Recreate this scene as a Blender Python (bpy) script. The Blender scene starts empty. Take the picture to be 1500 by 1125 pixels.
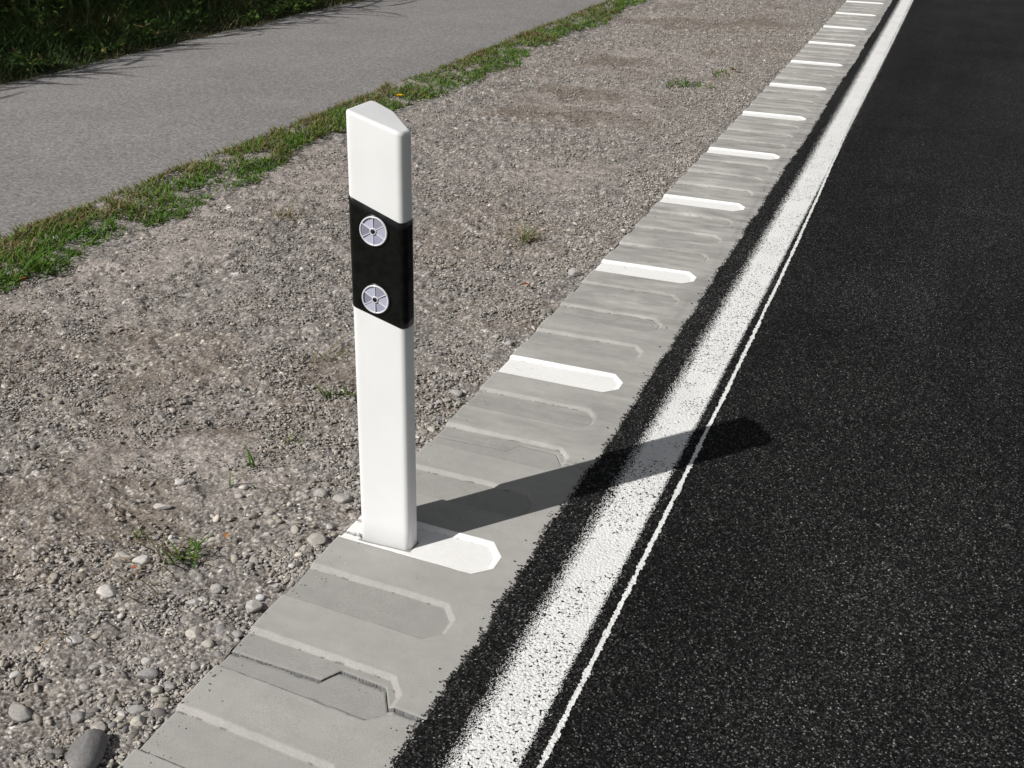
import bpy, math, random
import numpy as np
from mathutils import Vector, Matrix, Euler

R = math.radians
S = bpy.context.scene
COL = S.collection
# ------------------------------------------------------------------ camera, sky, sun, exposure
cam_d = bpy.data.cameras.new("camera"); cam = bpy.data.objects.new("camera", cam_d); COL.objects.link(cam)
right = Vector((0.93366, 0.35741, 0.02309)); fwd = Vector((-0.31374, 0.84726, -0.42863)); up = Vector((-0.17276, 0.39295, 0.90319))
mw = Matrix.Identity(4)
for i in range(3):
    mw[i][0] = right[i]; mw[i][1] = up[i]; mw[i][2] = -fwd[i]
mw[2][3] = 1.5017
cam.matrix_world = mw
cam_d.sensor_width = 36; cam_d.lens = 1691.6 / 1500 * 36
cam_d.clip_start = .05; cam_d.clip_end = 2000
S.camera = cam
SUN_EL = R(41.3); sh = Vector((math.cos(R(50.4)), math.sin(R(50.4)), 0))     # shadows run this way on the ground
w = bpy.data.worlds.new("World"); S.world = w; w.use_nodes = True
nt = w.node_tree; nt.nodes.clear()
sky = nt.nodes.new('ShaderNodeTexSky'); sky.sky_type = 'NISHITA'; sky.sun_disc = False
sky.sun_elevation = SUN_EL; sky.sun_rotation = math.atan2(-sh.x, -sh.y)
sky.air_density = 1.0; sky.dust_density = 1.0; sky.ozone_density = 1.0
bg = nt.nodes.new('ShaderNodeBackground'); bg.inputs[1].default_value = 0.058
wo = nt.nodes.new('ShaderNodeOutputWorld')
hs = nt.nodes.new('ShaderNodeHueSaturation'); hs.inputs['Saturation'].default_value = .22
nt.links.new(sky.outputs[0], hs.inputs['Color']); nt.links.new(hs.outputs[0], bg.inputs[0]); nt.links.new(bg.outputs[0], wo.inputs[0])
sd = bpy.data.lights.new("sun", 'SUN'); sd.energy = 4.9; sd.angle = R(0.53); sd.color = (1.0, 0.97, 0.93)
so = bpy.data.objects.new("sun", sd); COL.objects.link(so)
ld = Vector((sh.x * math.cos(SUN_EL), sh.y * math.cos(SUN_EL), -math.sin(SUN_EL)))
so.rotation_euler = ld.to_track_quat('-Z', 'Y').to_euler()
S.view_settings.view_transform = 'Standard'; S.view_settings.look = 'None'
S.view_settings.exposure = 0.0; S.view_settings.gamma = 1.0

# ------------------------------------------------------------------ numpy noise
rng = np.random.default_rng(7)
TAB = rng.random((8, 512, 512)).astype(np.float32)
def vnoise(x, y, s, seed=0):
    x = x / s + 13.7 * seed; y = y / s + 7.3 * seed
    ix = np.floor(x).astype(np.int64); iy = np.floor(y).astype(np.int64)
    fx = (x - ix).astype(np.float32); fy = (y - iy).astype(np.float32)
    fx = fx * fx * (3 - 2 * fx); fy = fy * fy * (3 - 2 * fy)
    T = TAB[seed % 8]
    a = T[ix & 511, iy & 511]; b = T[(ix + 1) & 511, iy & 511]; c = T[ix & 511, (iy + 1) & 511]; d = T[(ix + 1) & 511, (iy + 1) & 511]
    return (a * (1 - fx) + b * fx) * (1 - fy) + (c * (1 - fx) + d * fx) * fy
def fbm(x, y, s, o=4, seed=0):
    v = 0; a = .5; t = 0
    for k in range(o):
        v = v + a * vnoise(x, y, s / 2 ** k, seed + k); t += a; a *= .55
    return v / t
def stones(x, y, s, seed=0, present=1.0, rmin=.35, rmax=.62, flat=.8, aspect=.6, ang=0.0):
    """ellipsoid pebbles packed in jittered cells: height (in cells) and a random value of the pebble on top"""
    X = (x / s).astype(np.float32); Y = (y / s).astype(np.float32)
    ix = np.floor(X).astype(np.int64); iy = np.floor(Y).astype(np.int64)
    best = np.zeros_like(X); cid = np.full_like(X, -1.)
    T = TAB
    for dx in (-1, 0, 1):
        for dy in (-1, 0, 1):
            cx = (ix + dx + 31 * seed) & 511; cy = (iy + dy + 57 * seed) & 511
            px = ix + dx + T[0][cx, cy]; py = iy + dy + T[1][cx, cy]
            a = T[2][cx, cy] * 3.1416; r = rmin + (rmax - rmin) * T[3][cx, cy]
            asp = aspect + (1 - aspect) * T[4][cx, cy]
            ddx = X - px; ddy = Y - py
            ca, sa = np.cos(a), np.sin(a)
            u = (ddx * ca + ddy * sa) / r; v = (-ddx * sa + ddy * ca) / (r * asp)
            if ang: q = (1 - ang) * (u * u + v * v) + ang * np.maximum(np.maximum(np.abs(u), np.abs(v)), np.abs(u + v) * .75) ** 2
            else: q = u * u + v * v
            h = r * flat * np.sqrt(np.clip(1 - q, 0, 1)) * (.6 + .4 * T[6][cx, cy])
            h = np.where(T[5][cx, cy] < present, h, 0)
            m = h > best
            best = np.where(m, h, best); cid = np.where(m, T[7][cx, cy], cid)
    return best, np.maximum(cid, 0)
def sst(a, b, x):
    t = np.clip((x - a) / (b - a), 0, 1); return t * t * (3 - 2 * t)

# ------------------------------------------------------------------ mesh helpers
def np_mesh(name, V, F, mat, parent=None, smooth=True, col=None, mats=None, midx=None):
    V = np.asarray(V, dtype=np.float32); F = np.asarray(F, dtype=np.int32)
    me = bpy.data.meshes.new(name); k = F.shape[1]
    me.vertices.add(len(V)); me.vertices.foreach_set('co', V.ravel())
    me.loops.add(F.size); me.loops.foreach_set('vertex_index', F.ravel())
    me.polygons.add(len(F)); me.polygons.foreach_set('loop_start', np.arange(len(F), dtype=np.int32) * k)
    try: me.polygons.foreach_set('loop_total', np.full(len(F), k, dtype=np.int32))
    except Exception: pass
    me.polygons.foreach_set('use_smooth', np.full(len(F), smooth))
    for m in (mats or [mat]): me.materials.append(m)
    if midx is not None: me.polygons.foreach_set('material_index', np.asarray(midx, dtype=np.int32))
    if col is not None:
        at = me.color_attributes.new('Col', 'FLOAT_COLOR', 'POINT')
        c = np.ones((len(V), 4), dtype=np.float32); c[:, :col.shape[1]] = col
        at.data.foreach_set('color', c.ravel())
    me.update(calc_edges=True); me.validate()
    o = bpy.data.objects.new(name, me); COL.objects.link(o)
    if parent: o.parent = parent
    return o
def grid_faces(nr, nc, off=0):
    i = np.arange(nr - 1)[:, None] * nc + np.arange(nc - 1)[None, :] + off
    return np.stack([i, i + 1, i + nc + 1, i + nc], -1).reshape(-1, 4)
def tag(o, label=None, cat=None, group=None, kind=None):
    if label: o['label'] = label
    if cat: o['category'] = cat
    if group: o['group'] = group
    if kind: o['kind'] = kind
    return o
def empty(name, loc=(0, 0, 0), rz=0):
    o = bpy.data.objects.new(name, None); COL.objects.link(o); o.location = loc; o.rotation_euler = (0, 0, rz)
    o.empty_display_size = .05
    return o
def geo(a, b, r):
    n = int(math.log(b / a) / math.log(r)) + 2
    return np.geomspace(a, b, n)

# ------------------------------------------------------------------ materials
def mat(name):
    m = bpy.data.materials.new(name); m.use_nodes = True
    n = m.node_tree; b = n.nodes['Principled BSDF']
    return m, n, b
def N(n, t, **k):
    x = n.nodes.new(t)
    for a, v in k.items():
        if a in x.inputs: x.inputs[a].default_value = v
        else: setattr(x, a, v)
    return x
def ramp(n, src, pts):
    r = n.nodes.new('ShaderNodeValToRGB'); e = r.color_ramp.elements
    while len(e) < len(pts): e.new(.5)
    for q, (p, c) in zip(e, pts):
        q.position = p; q.color = (c, c, c, 1) if not isinstance(c, tuple) else (*c, 1)
    n.links.new(src, r.inputs[0]); return r
def mul(n, a, b, fac=1.0, mode='MULTIPLY'):
    m = n.nodes.new('ShaderNodeMix'); m.data_type = 'RGBA'; m.blend_type = mode; m.inputs[0].default_value = fac
    n.links.new(a, m.inputs[6]); n.links.new(b, m.inputs[7]); return m.outputs[2]
def vcol_mat(name, rough, spec, bump=None, speck=None, sss=None):
    """colour comes from the mesh's own per-stone / per-blade colour, broken up with fine noise"""
    m, n, b = mat(name)
    a = N(n, 'ShaderNodeVertexColor', layer_name='Col')
    g = N(n, 'ShaderNodeNewGeometry')
    src = a.outputs[0]
    if speck:
        sc, lo, hi = speck
        t = N(n, 'ShaderNodeTexNoise', Scale=sc, Detail=4.0, Roughness=.65); n.links.new(g.outputs['Position'], t.inputs['Vector'])
        r = ramp(n, t.outputs[0], [(.3, lo), (.7, hi)]); src = mul(n, src, r.outputs[0])
    n.links.new(src, b.inputs['Base Color'])
    b.inputs['Roughness'].default_value = rough; b.inputs['Specular IOR Level'].default_value = spec
    if bump:
        sc, st, di = bump
        t = N(n, 'ShaderNodeTexNoise', Scale=sc, Detail=5.0, Roughness=.7); n.links.new(g.outputs['Position'], t.inputs['Vector'])
        bp = N(n, 'ShaderNodeBump', Strength=st, Distance=di); n.links.new(t.outputs[0], bp.inputs['Height'])
        n.links.new(bp.outputs[0], b.inputs['Normal'])
    return m
M = {}
M['stone'] = vcol_mat('stone', .78, .3, bump=(260, .55, .0015), speck=(170, .78, 1.18))
def fleck_mat(name, rough, spec, cells, bumpd, sharp):
    """mesh colour times the random tone of small crystals"""
    m, n, b = mat(name); a = N(n, 'ShaderNodeVertexColor', layer_name='Col'); g = N(n, 'ShaderNodeNewGeometry'); src = a.outputs[0]; hs_ = []
    for sc, pts in cells:
        dn = N(n, 'ShaderNodeTexNoise', Scale=sc * .7, Detail=2.0); n.links.new(g.outputs['Position'], dn.inputs['Vector'])
        va = N(n, 'ShaderNodeVectorMath', operation='MULTIPLY_ADD'); va.inputs[1].default_value = (1.2 / sc,) * 3
        n.links.new(dn.outputs['Color'], va.inputs[0]); n.links.new(g.outputs['Position'], va.inputs[2])
        v = N(n, 'ShaderNodeTexVoronoi', Scale=sc); n.links.new(va.outputs[0], v.inputs['Vector'])
        sp = N(n, 'ShaderNodeSeparateColor'); n.links.new(v.outputs['Color'], sp.inputs[0])
        r = ramp(n, sp.outputs[0], pts); src = mul(n, src, r.outputs[0]); hs_.append(v.outputs['Distance'])
    n.links.new(src, b.inputs['Base Color']); b.inputs['Roughness'].default_value = rough; b.inputs['Specular IOR Level'].default_value = spec
    bp = N(n, 'ShaderNodeBump', Strength=sharp, Distance=bumpd); bp.invert = True; n.links.new(hs_[0], bp.inputs['Height']); n.links.new(bp.outputs[0], b.inputs['Normal'])
    return m
M['asphalt'] = fleck_mat('asphalt', .7, .10, [(330, [(0, .45), (.45, .95), (.70, 1.9), (.84, 4.2), (.95, 10.), (1, 24.)]), (560, [(0, .45), (.6, .9), (1, 2.2)])], .0013, .9)
M['gravel'] = fleck_mat('gravel', .92, .15, [(150, [(0, .55), (.25, .85), (.75, 1.0), (.93, 1.25), (1, 1.6)]), (420, [(0, .7), (.5, 1.), (1, 1.25)])], .0018, .8)
M['concrete'] = vcol_mat('concrete', .88, .2, bump=(700, .6, .0009), speck=(480, .76, 1.2))
M['road_paint'] = fleck_mat('road_paint', .8, .2, [(170, [(0, .3), (.018, .8), (.05, .97), (1, 1.03)]), (420, [(0, .85), (.2, .96), (1, 1.02)])], .0022, .8)
M['bar_paint'] = vcol_mat('bar_paint', .6, .35, bump=(420, .3, .0006), speck=(200, .96, 1.02))
M['foliage'] = vcol_mat('foliage', .6, .3)
M['straw'] = vcol_mat('straw', .8, .2)
def leafy(name):
    m, n, b = mat(name)
    a = N(n, 'ShaderNodeVertexColor', layer_name='Col'); n.links.new(a.outputs[0], b.inputs['Base Color'])
    b.inputs['Roughness'].default_value = .55; b.inputs['Specular IOR Level'].default_value = .3
    tr = N(n, 'ShaderNodeBsdfTranslucent'); n.links.new(a.outputs[0], tr.inputs[0])
    mx = N(n, 'ShaderNodeMixShader'); mx.inputs[0].default_value = .3
    out = [q for q in n.nodes if q.type == 'OUTPUT_MATERIAL'][0]
    n.links.new(b.outputs[0], mx.inputs[1]); n.links.new(tr.outputs[0], mx.inputs[2]); n.links.new(mx.outputs[0], out.inputs[0])
    return m
M['leaf'] = leafy('leaf')
def path_mat():
    m, n, b = mat('old_asphalt'); g = N(n, 'ShaderNodeNewGeometry')
    v = N(n, 'ShaderNodeTexVoronoi', Scale=95.0); n.links.new(g.outputs['Position'], v.inputs['Vector'])
    sp = N(n, 'ShaderNodeSeparateColor'); n.links.new(v.outputs['Color'], sp.inputs[0])
    r = ramp(n, sp.outputs[0], [(0, (.145, .139, .138)), (.5, (.212, .204, .202)), (.85, (.245, .234, .232)), (1, (.30, .288, .285))])
    t = N(n, 'ShaderNodeTexNoise', Scale=1.3, Detail=6.0, Roughness=.6); n.links.new(g.outputs['Position'], t.inputs['Vector'])
    r2 = ramp(n, t.outputs[0], [(.3, .9), (.7, 1.07)])
    t3 = N(n, 'ShaderNodeTexNoise', Scale=45.0, Detail=3.0, Roughness=.7); n.links.new(g.outputs['Position'], t3.inputs['Vector'])
    r3 = ramp(n, t3.outputs[0], [(.3, .9), (.7, 1.1)])
    n.links.new(mul(n, mul(n, r.outputs[0], r2.outputs[0]), r3.outputs[0]), b.inputs['Base Color'])
    b.inputs['Roughness'].default_value = .9; b.inputs['Specular IOR Level'].default_value = .2
    bp = N(n, 'ShaderNodeBump', Strength=.25, Distance=.002); n.links.new(t3.outputs[0], bp.inputs['Height']); n.links.new(bp.outputs[0], b.inputs['Normal'])
    return m
M['path'] = path_mat()
def plain(name, c, rough, spec=.5, noise=None, metal=0, bump=None):
    m, n, b = mat(name); b.inputs['Base Color'].default_value = (*c, 1); b.inputs['Roughness'].default_value = rough
    b.inputs['Specular IOR Level'].default_value = spec; b.inputs['Metallic'].default_value = metal
    g = N(n, 'ShaderNodeNewGeometry')
    if noise:
        sc, lo, hi = noise
        t = N(n, 'ShaderNodeTexNoise', Scale=sc, Detail=5.0, Roughness=.65); n.links.new(g.outputs['Position'], t.inputs['Vector'])
        r = ramp(n, t.outputs[0], [(.35, tuple(x * lo for x in c)), (.7, tuple(x * hi for x in c))]); n.links.new(r.outputs[0], b.inputs['Base Color'])
        r2 = ramp(n, t.outputs[0], [(.35, rough * .8), (.7, min(1, rough * 1.35))]); n.links.new(r2.outputs[0], b.inputs['Roughness'])
    if bump:
        t = N(n, 'ShaderNodeTexNoise', Scale=bump[0], Detail=3.0); n.links.new(g.outputs['Position'], t.inputs['Vector'])
        bp = N(n, 'ShaderNodeBump', Strength=bump[1], Distance=bump[2]); n.links.new(t.outputs[0], bp.inputs['Height']); n.links.new(bp.outputs[0], b.inputs['Normal'])
    return m
M['white_plastic'] = plain('white_plastic', (.785, .79, .795), .38, .45, noise=(9, .965, 1.0), bump=(30, .05, .002))
M['black_film'] = plain('black_film', (.0045, .0045, .0047), .26, .30, noise=(40, .8, 1.6))
M['lens'] = vcol_mat('prism_lens', .32, .6, bump=(1500, .35, .0006))
M['lens_rim'] = plain('lens_rim', (.66, .66, .70), .3, .6)
M['hub'] = plain('hub_hole', (.008, .008, .008), .5, .3)
M['soil'] = plain('soil', (.05, .042, .03), .95, .1, noise=(6, .5, 1.4), bump=(20, .8, .02))
M['field'] = plain('field', (.07, .085, .03), .95, .1, noise=(3, .6, 1.4))

# ------------------------------------------------------------------ shared shape functions
X0, XT, XK = -1.178, -0.794, -0.722         # slab's left edge, groove tip, edge of the asphalt
Y0, SL = 2.026, 1.0128                      # the white groove by the post, length of one slab
def drift(y): return -.00036 * np.maximum(y, 0) ** 2
def road_h(x, y, fade):
    """aggregate of the asphalt surface: height in metres and each stone's random value"""
    h1, c1 = stones(x, y, .0085, 1, 1.0, .42, .66, .75, .55, ang=.5)
    h2, c2 = stones(x, y, .0048, 2, .8, .4, .62, .8, .6, ang=.5)
    h = np.maximum(h1 * .0085, h2 * .0048 * 1.15)
    c = np.where(h1 * .0085 > h2 * .0048 * 1.15, c1, c2)
    return (h - .0035) * fade, c
def edge_x(y):
    y = np.asarray(y, dtype=np.float64)
    return XK + (fbm(y * 1.0, y * 0 + 3., .09, 4, 1) - .5) * .030 + (vnoise(y, y * 0 + 9, .011, 3) - .5) * .0065 + (vnoise(y, y * 0 + 9, .6, 5) - .5) * .016
BASE = .0095                                 # asphalt stands this far above the slabs

# ------------------------------------------------------------------ road
def build_road():
    ys = geo(.95, 60, 1.0017)
    us = np.concatenate([np.linspace(0, 1.35, 560), 1.35 + np.geomspace(.003, 5.6, 260)])
    Y, U = np.meshgrid(ys, us, indexing='ij')
    Xx = edge_x(Y) + U + drift(Y)
    dx = np.sqrt(Xx ** 2 + Y ** 2)
    fade = np.clip(1.25 - dx / 9, .12, 1) * np.clip(1.5 - U / 4, .2, 1)
    h, c = road_h(Xx, Y, fade)
    z = BASE + h * .85
    edge = sst(0, .007, U); z = z * edge + (1 - edge) * (-.004)
    big = fbm(Xx, Y, .5, 4, 2); wheel = .5 + .5 * np.sin((Xx + .35) * 2.2)
    alb = .0092 + .0062 * c ** 2
    nearedge = sst(.05, .30, U); alb = alb * (1.15 - .25 * nearedge)
    far = sst(3.0, 9.0, dx); alb = alb * (1 - far * .5) + far * .5 * .0055
    streak = fbm(Xx, Y * .07, .16, 4, 4)
    alb = alb * (.45 + .8 * big) * (.85 + .28 * wheel) * (.60 + .8 * streak)
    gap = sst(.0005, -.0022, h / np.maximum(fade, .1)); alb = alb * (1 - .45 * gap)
    col = np.stack([alb * 1.0, alb * .995, alb * .985], -1)
    V = np.stack([Xx, Y, z], -1).reshape(-1, 3)
    o = np_mesh('road', V, grid_faces(len(ys), len(us)), M['asphalt'], col=col.reshape(-1, 3))
    tag(o, 'black coarse asphalt carriageway filling the right of the picture', 'road', kind='structure')
build_road()
def build_line(name, xa, xb, n, label, thin=False):
    ys = geo(1.0, 60, 1.0011 if not thin else 1.0014)
    us = np.linspace(0, 1, n)
    Y, U = np.meshgrid(ys, us, indexing='ij')
    if thin:
        xc = np.interp(Y, [1, 3.2, 4.8, 6, 7.4, 9, 60], [-.478, -.481, -.492, -.511, -.527, -.528, -.528]) + (vnoise(Y, Y * 0 + 2, .25, 2) - .5) * .004
        wd = .0036 + .0028 * vnoise(Y, Y * 0 + 5, .02, 4)
        Xx = xc + (U - .5) * 2 * wd * 1.6 + drift(Y)
    else:
        Xx = xa + (xb - xa) * U + drift(Y)
    d = np.sqrt(Xx ** 2 + Y ** 2)
    fade = np.clip(1.25 - d / 9, .12, 1)
    h, c = road_h(Xx, Y, fade)
    z = BASE + np.maximum(h * .85, -.0009 * fade) + .0011
    r1 = TAB[5][(np.arange(len(ys))[:, None] * 7) & 511, (np.arange(n)[None, :] * 13 + np.arange(len(ys))[:, None] // 512 * 31) & 511]
    nz = fbm(Xx, Y, .006, 3, 6)
    if thin:
        keep = (np.abs(U - .5) * 2 * 1.6 + (nz - .5) * 1.5) < 1.05
    else:
        xr = Xx - drift(Y)
        cov = np.clip((xr + .671) / .060, 0, 1) ** 1.15 * (.16 * sst(-.488, -.505, xr) + .84 * sst(-.504, -.524, xr)) * 1.12
        thr = .04 + .16 * nz + .80 * r1 + .22 * (h < -.0006)
        keep = (cov > thr) | (cov > 1.05)
        pit = (h / np.maximum(fade, .1) < -.0033) & (nz > .50) & (fbm(Xx, Y, .16, 3, 7) > .44) & (r1 > np.clip((d - 3) / 5, 0, 1))
        keep &= ~pit
    F = grid_faces(len(ys), n); kf = keep[:-1, :-1].ravel(); F = F[kf]
    used = np.unique(F); mp = np.full(Y.size, -1); mp[used] = np.arange(len(used))
    V = np.stack([Xx, Y, z], -1).reshape(-1, 3)[used]
    big = fbm(Xx, Y, .12, 4, 3); a = .63 + .12 * big + .05 * c * fade
    if not thin: a = a * (.45 + .55 * np.clip(cov, 0, 1))
    col = np.stack([a, a, a * .985], -1).reshape(-1, 3)[used]
    o = np_mesh(name, V, mp[F], M['road_paint'], col=col)
    tag(o, label, 'road marking', kind='structure')
build_line('edge_line', -.678, -.488, 118, 'broad white painted edge line with soft sprayed edges')
build_line('marking_guide_line', 0, 0, 9, 'thin ragged white guide line right of the broad edge line', thin=True)
# loose crumbs of asphalt along the ragged edge
ICO = None
def ico(sub):
    import bmesh
    bm = bmesh.new(); bmesh.ops.create_icosphere(bm, subdivisions=sub, radius=1.0)
    V = np.array([v.co[:] for v in bm.verts], dtype=np.float32); F = np.array([[v.index for v in f.verts] for f in bm.faces], dtype=np.int32); bm.free()
    return V, F
I1, I2, I3, I4 = ico(1), ico(2), ico(3), ico(4)
def rotmats(n, r, tilt=.35):
    a = r.random(n) * 2 * np.pi; t = (r.random(n) - .5) * 2 * tilt; s = (r.random(n) - .5) * 2 * tilt
    ca, sa, ct, st, cs, ss = np.cos(a), np.sin(a), np.cos(t), np.sin(t), np.cos(s), np.sin(s)
    Rz = np.zeros((n, 3, 3)); Rz[:, 0, 0] = ca; Rz[:, 0, 1] = -sa; Rz[:, 1, 0] = sa; Rz[:, 1, 1] = ca; Rz[:, 2, 2] = 1
    Rx = np.zeros((n, 3, 3)); Rx[:, 0, 0] = 1; Rx[:, 1, 1] = ct; Rx[:, 1, 2] = -st; Rx[:, 2, 1] = st; Rx[:, 2, 2] = ct
    Ry = np.zeros((n, 3, 3)); Ry[:, 1, 1] = 1; Ry[:, 0, 0] = cs; Ry[:, 0, 2] = ss; Ry[:, 2, 0] = -ss; Ry[:, 2, 2] = cs
    return Rz @ Rx @ Ry
def lump(V, r, amp, fr=1.6):
    """pebble outline: a few random soft planes and low waves"""
    P = V.copy(); s = np.zeros(len(V))
    for _ in range(5):
        d = r.normal(size=3); d /= np.linalg.norm(d); s += np.sin(V @ d * fr * (1 + r.random()) + r.random() * 6) * amp / 3
    P *= (1 + s)[:, None]
    for _ in range(9):
        d = r.normal(size=3); d /= np.linalg.norm(d); k = .60 + .3 * r.random()
        q = P @ d; over = np.maximum(q - k, 0) * .88; P -= over[:, None] * d
    return P
def scatter_stones(name, pos, size, cols, base, seed, matl, label, cat, kind='stuff', sink=.25, tilt=.5, flat=(.35, .75)):
    r = np.random.default_rng(seed); n = len(pos)
    V0, F0 = base; protos = [lump(V0, r, .16) for _ in range(8)]
    pi = r.integers(0, 8, n); PV = np.stack(protos)[pi]
    sc = np.stack([1.1 + .35 * r.random(n), .6 + .4 * r.random(n), flat[0] + (flat[1] - flat[0]) * r.random(n)], -1) * size[:, None]
    PV = PV * sc[:, None, :]
    PV = np.einsum('nij,nvj->nvi', rotmats(n, r, tilt), PV)
    P = pos.copy(); P[:, 2] += size * (.45 - sink)
    PV = PV + P[:, None, :]
    F = (F0[None] + (np.arange(n) * len(V0))[:, None, None]).reshape(-1, 3)
    col = np.repeat(cols, len(V0), axis=0)
    o = np_mesh(name, PV.reshape(-1, 3), F, matl, col=col)
    return tag(o, label, cat, kind=kind)
r = np.random.default_rng(3)
yy = np.exp(r.uniform(np.log(1.1), np.log(9), 2600)); ww = -np.abs(r.normal(0, .006, len(yy))) + .004
ww = np.where(r.random(len(yy)) < .03, -np.abs(r.normal(0, .03, len(yy))), ww)
pos = np.stack([edge_x(yy) + drift(yy) + ww, yy, np.where(ww > -.002, .003, .0015)], -1)
sz = r.uniform(.0013, .0034, len(yy)); cc = np.repeat(r.uniform(.008, .03, (len(yy), 1)), 3, 1)
scatter_stones('asphalt_crumbs', pos, sz, cc, I1, 5, M['asphalt'], 'loose black asphalt crumbs along the ragged road edge', 'asphalt crumbs', sink=.1)

# ------------------------------------------------------------------ kerb slabs
JU = np.array([0, .215, .238, .345, .374, .48]); JV = np.array([.053, .060, .102, .097, .050, .048])
def joint(u): return np.interp(u, JU, JV)
def gdepth(u, v):
    """depth (m, positive down) of a groove whose near edge lies at v = 0"""
    n = math.hypot(.045, .036)
    far = (.131 - v) / .0130; near = v / .0065; tip = (.386 - u) / .010
    c1 = -((u - .350) * .045 + (v - .131) * .036) / n / .0125
    c2 = -((u - .350) * .035 - (v - .0) * .036) / math.hypot(.035, .036) / .008
    t = np.minimum.reduce([far, near, tip, c1, c2])
    D = .0058 + .0030 * np.clip((.386 - u) / .386, 0, 1)
    return D * np.clip(t, 0, 1), t
def tilt_of(y): return np.interp(y, [1.0, 1.6, 2.1, 3.1, 4.2], [-.085, -.08, -.055, -.03, 0])
TR = [(.033, .0080), (.091, .0075)]           # the two open slots in the mount by the post
def trench(u, v):
    a = np.zeros_like(u)
    for c, wd in TR:
        cc = c - .03 * (u - .05) + (vnoise(u, u * 0 + c * 50, .012, 2) - .5) * .0022
        a = np.maximum(a, sst(wd, wd * .45, np.abs(v - cc)) * sst(.10, .085, u))
    return a
def slab_z(u, v, k):
    """v measured from the near end groove line of slab k's centre groove minus half a slab"""
    z = np.zeros_like(u); tt = np.full_like(u, -9.)
    for g in range(-3, 5):
        wob = (vnoise(u, u * 0 + g + 4 * k, .03, 2) - .5) * .0022 + (vnoise(u, v + g + 4 * k, .008, 4) - .5) * .0012
        d, t = gdepth(u, v - g * SL / 4 + wob); z = z - d; tt = np.maximum(tt, t)
    z = z - .004 * sst(.006, 0, u)                      # worn arris on the outer edge
    if k == 0: z = z - .022 * trench(u, v)
    return z, tt
def build_slab(k):
    base = Y0 + k * SL                                   # world y of the centre groove's near edge at u = 0
    dist = max(1.9, math.hypot(1, base, 1.5)); sp = .0019 * (dist / 1.9) ** .72
    sp = max(sp, .0022) if k else .0017
    nu = int(.50 / sp); nv = int(SL / sp)
    us = np.linspace(0, .50, nu); t = np.linspace(0, 1, nv)
    Tt, U = np.meshgrid(t, us, indexing='ij')
    gap = .0009 if k != -1 else .0038
    chip = (fbm(U, U * 0 + k, .012, 3, 2) - .5) * (.002 if k != -1 else .007) * sst(.24, .2, U)
    v = -SL / 2 + Tt * (SL - gap); j = joint(U)
    wgt = np.maximum(sst(.13 / SL, 0, Tt), sst(1 - .13 / SL, 1, Tt))
    v = v + .05 + (j - .05) * wgt + chip * sst(.97, 1, Tt)
    z, tt = slab_z(U, v, k)
    z = z + (fbm(U, v + base, .25, 3, 1) - .5) * .0012
    if k == -1: z = z - .002 - .0065 * np.clip(U / .45, 0, 1) ** 2 * sst(.2, 1, Tt)
    Wy = base + v
    yw = Wy + tilt_of(Wy) * U
    xw = X0 + U + drift(Wy) + (fbm(Wy, Wy * 0, .05, 3, 4) - .5) * .003 * sst(.02, 0, U)
    z = z - .0012 * (sst(.006 / SL, 0, Tt) + sst(1 - .006 / SL, 1, Tt))
    # colour
    age = float(np.clip((k - .2) / 2.0, 0, 1))
    cl = fbm(U, Wy, .3, 4, 2); st = fbm(U * .25, Wy, .03, 4, 5); fine = fbm(U, Wy, .02, 3, 4)
    a = .352 + .05 * (cl - .5) + (.05 + .22 * age) * (st - .5) + .04 * (fine - .5)
    # pale fresh cement skin on the flats, greyer floors in the pans
    floor = sst(.9, 1.05, tt); gi = np.round((v - .065) / (SL / 4)).astype(int) + 4 * k
    pan = np.where(gi == -1, .13, .05 + .10 * TAB[4][(gi + 40) & 511, 3]); a = a * (1 - pan * floor)
    wash = sst(.55, .75, fbm(U, Wy, .14, 4, 7)) * age; a = a * (1 + .14 * wash)
    rub = np.exp(-((U - .415 - .012 * np.sin(Wy * 1.7)) / .012) ** 2) * sst(.35, .6, fbm(U, Wy * .2, .03, 3, 1)) * age; a = a * (1 - .13 * rub)
    blot = sst(.60, .80, fbm(U, Wy, .10, 5, 3)); a = a * (1 - .10 * blot * (.4 + .6 * age))
    pore = (stones(U, Wy, .013, 2, .10, .03, .09, 5., .8)[0] > .05); a = a * (1 - .35 * pore)
    a = a * (1 - .10 * age * sst(.30, .44, U))
    dn = fbm(U, Wy, .018, 3, 7); dl = np.exp(-((tt - 1.0) / .12) ** 2) * (tt < 1.6)
    thr = .62 - .17 * age
    dirt = np.clip(dl * sst(thr, thr + .06, dn), 0, 1)
    holes = sst(.80, .84, stones(U, Wy, .02, 3, .25, .05, .16, 6.0)[0]) * 0
    a = a * (1 - .68 * dirt)
    if k == 0:
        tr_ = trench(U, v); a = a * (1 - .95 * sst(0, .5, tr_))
    ch = np.exp(-((Tt) / .004) ** 2) + np.exp(-((1 - Tt) / .004) ** 2); a = a * (1 - (.5 if k == -1 else .08) * ch * (dn > .52))
    a = a * .98; col = np.stack([a * 1.01, a * .985, a * .935], -1)
    V = np.stack([xw, yw, z], -1).reshape(-1, 3); F = grid_faces(nv, nu); C = col.reshape(-1, 3)
    # side walls
    def wall(idx, flip):
        nonlocal V, F, C
        n0 = len(V); B = V[idx].copy(); B[:, 2] = -.07
        V = np.vstack([V, V[idx], B]); C = np.vstack([C, np.full((len(idx), 3), .26) * TAB[3][np.arange(len(idx)) & 511, 5][:, None] ** .4, np.full((len(idx), 3), .10)]); m = len(idx)
        q = np.stack([n0 + np.arange(m - 1), n0 + np.arange(1, m), n0 + m + np.arange(1, m), n0 + m + np.arange(m - 1)], -1)
        F = np.vstack([F, q[:, ::-1] if flip else q])
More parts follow.
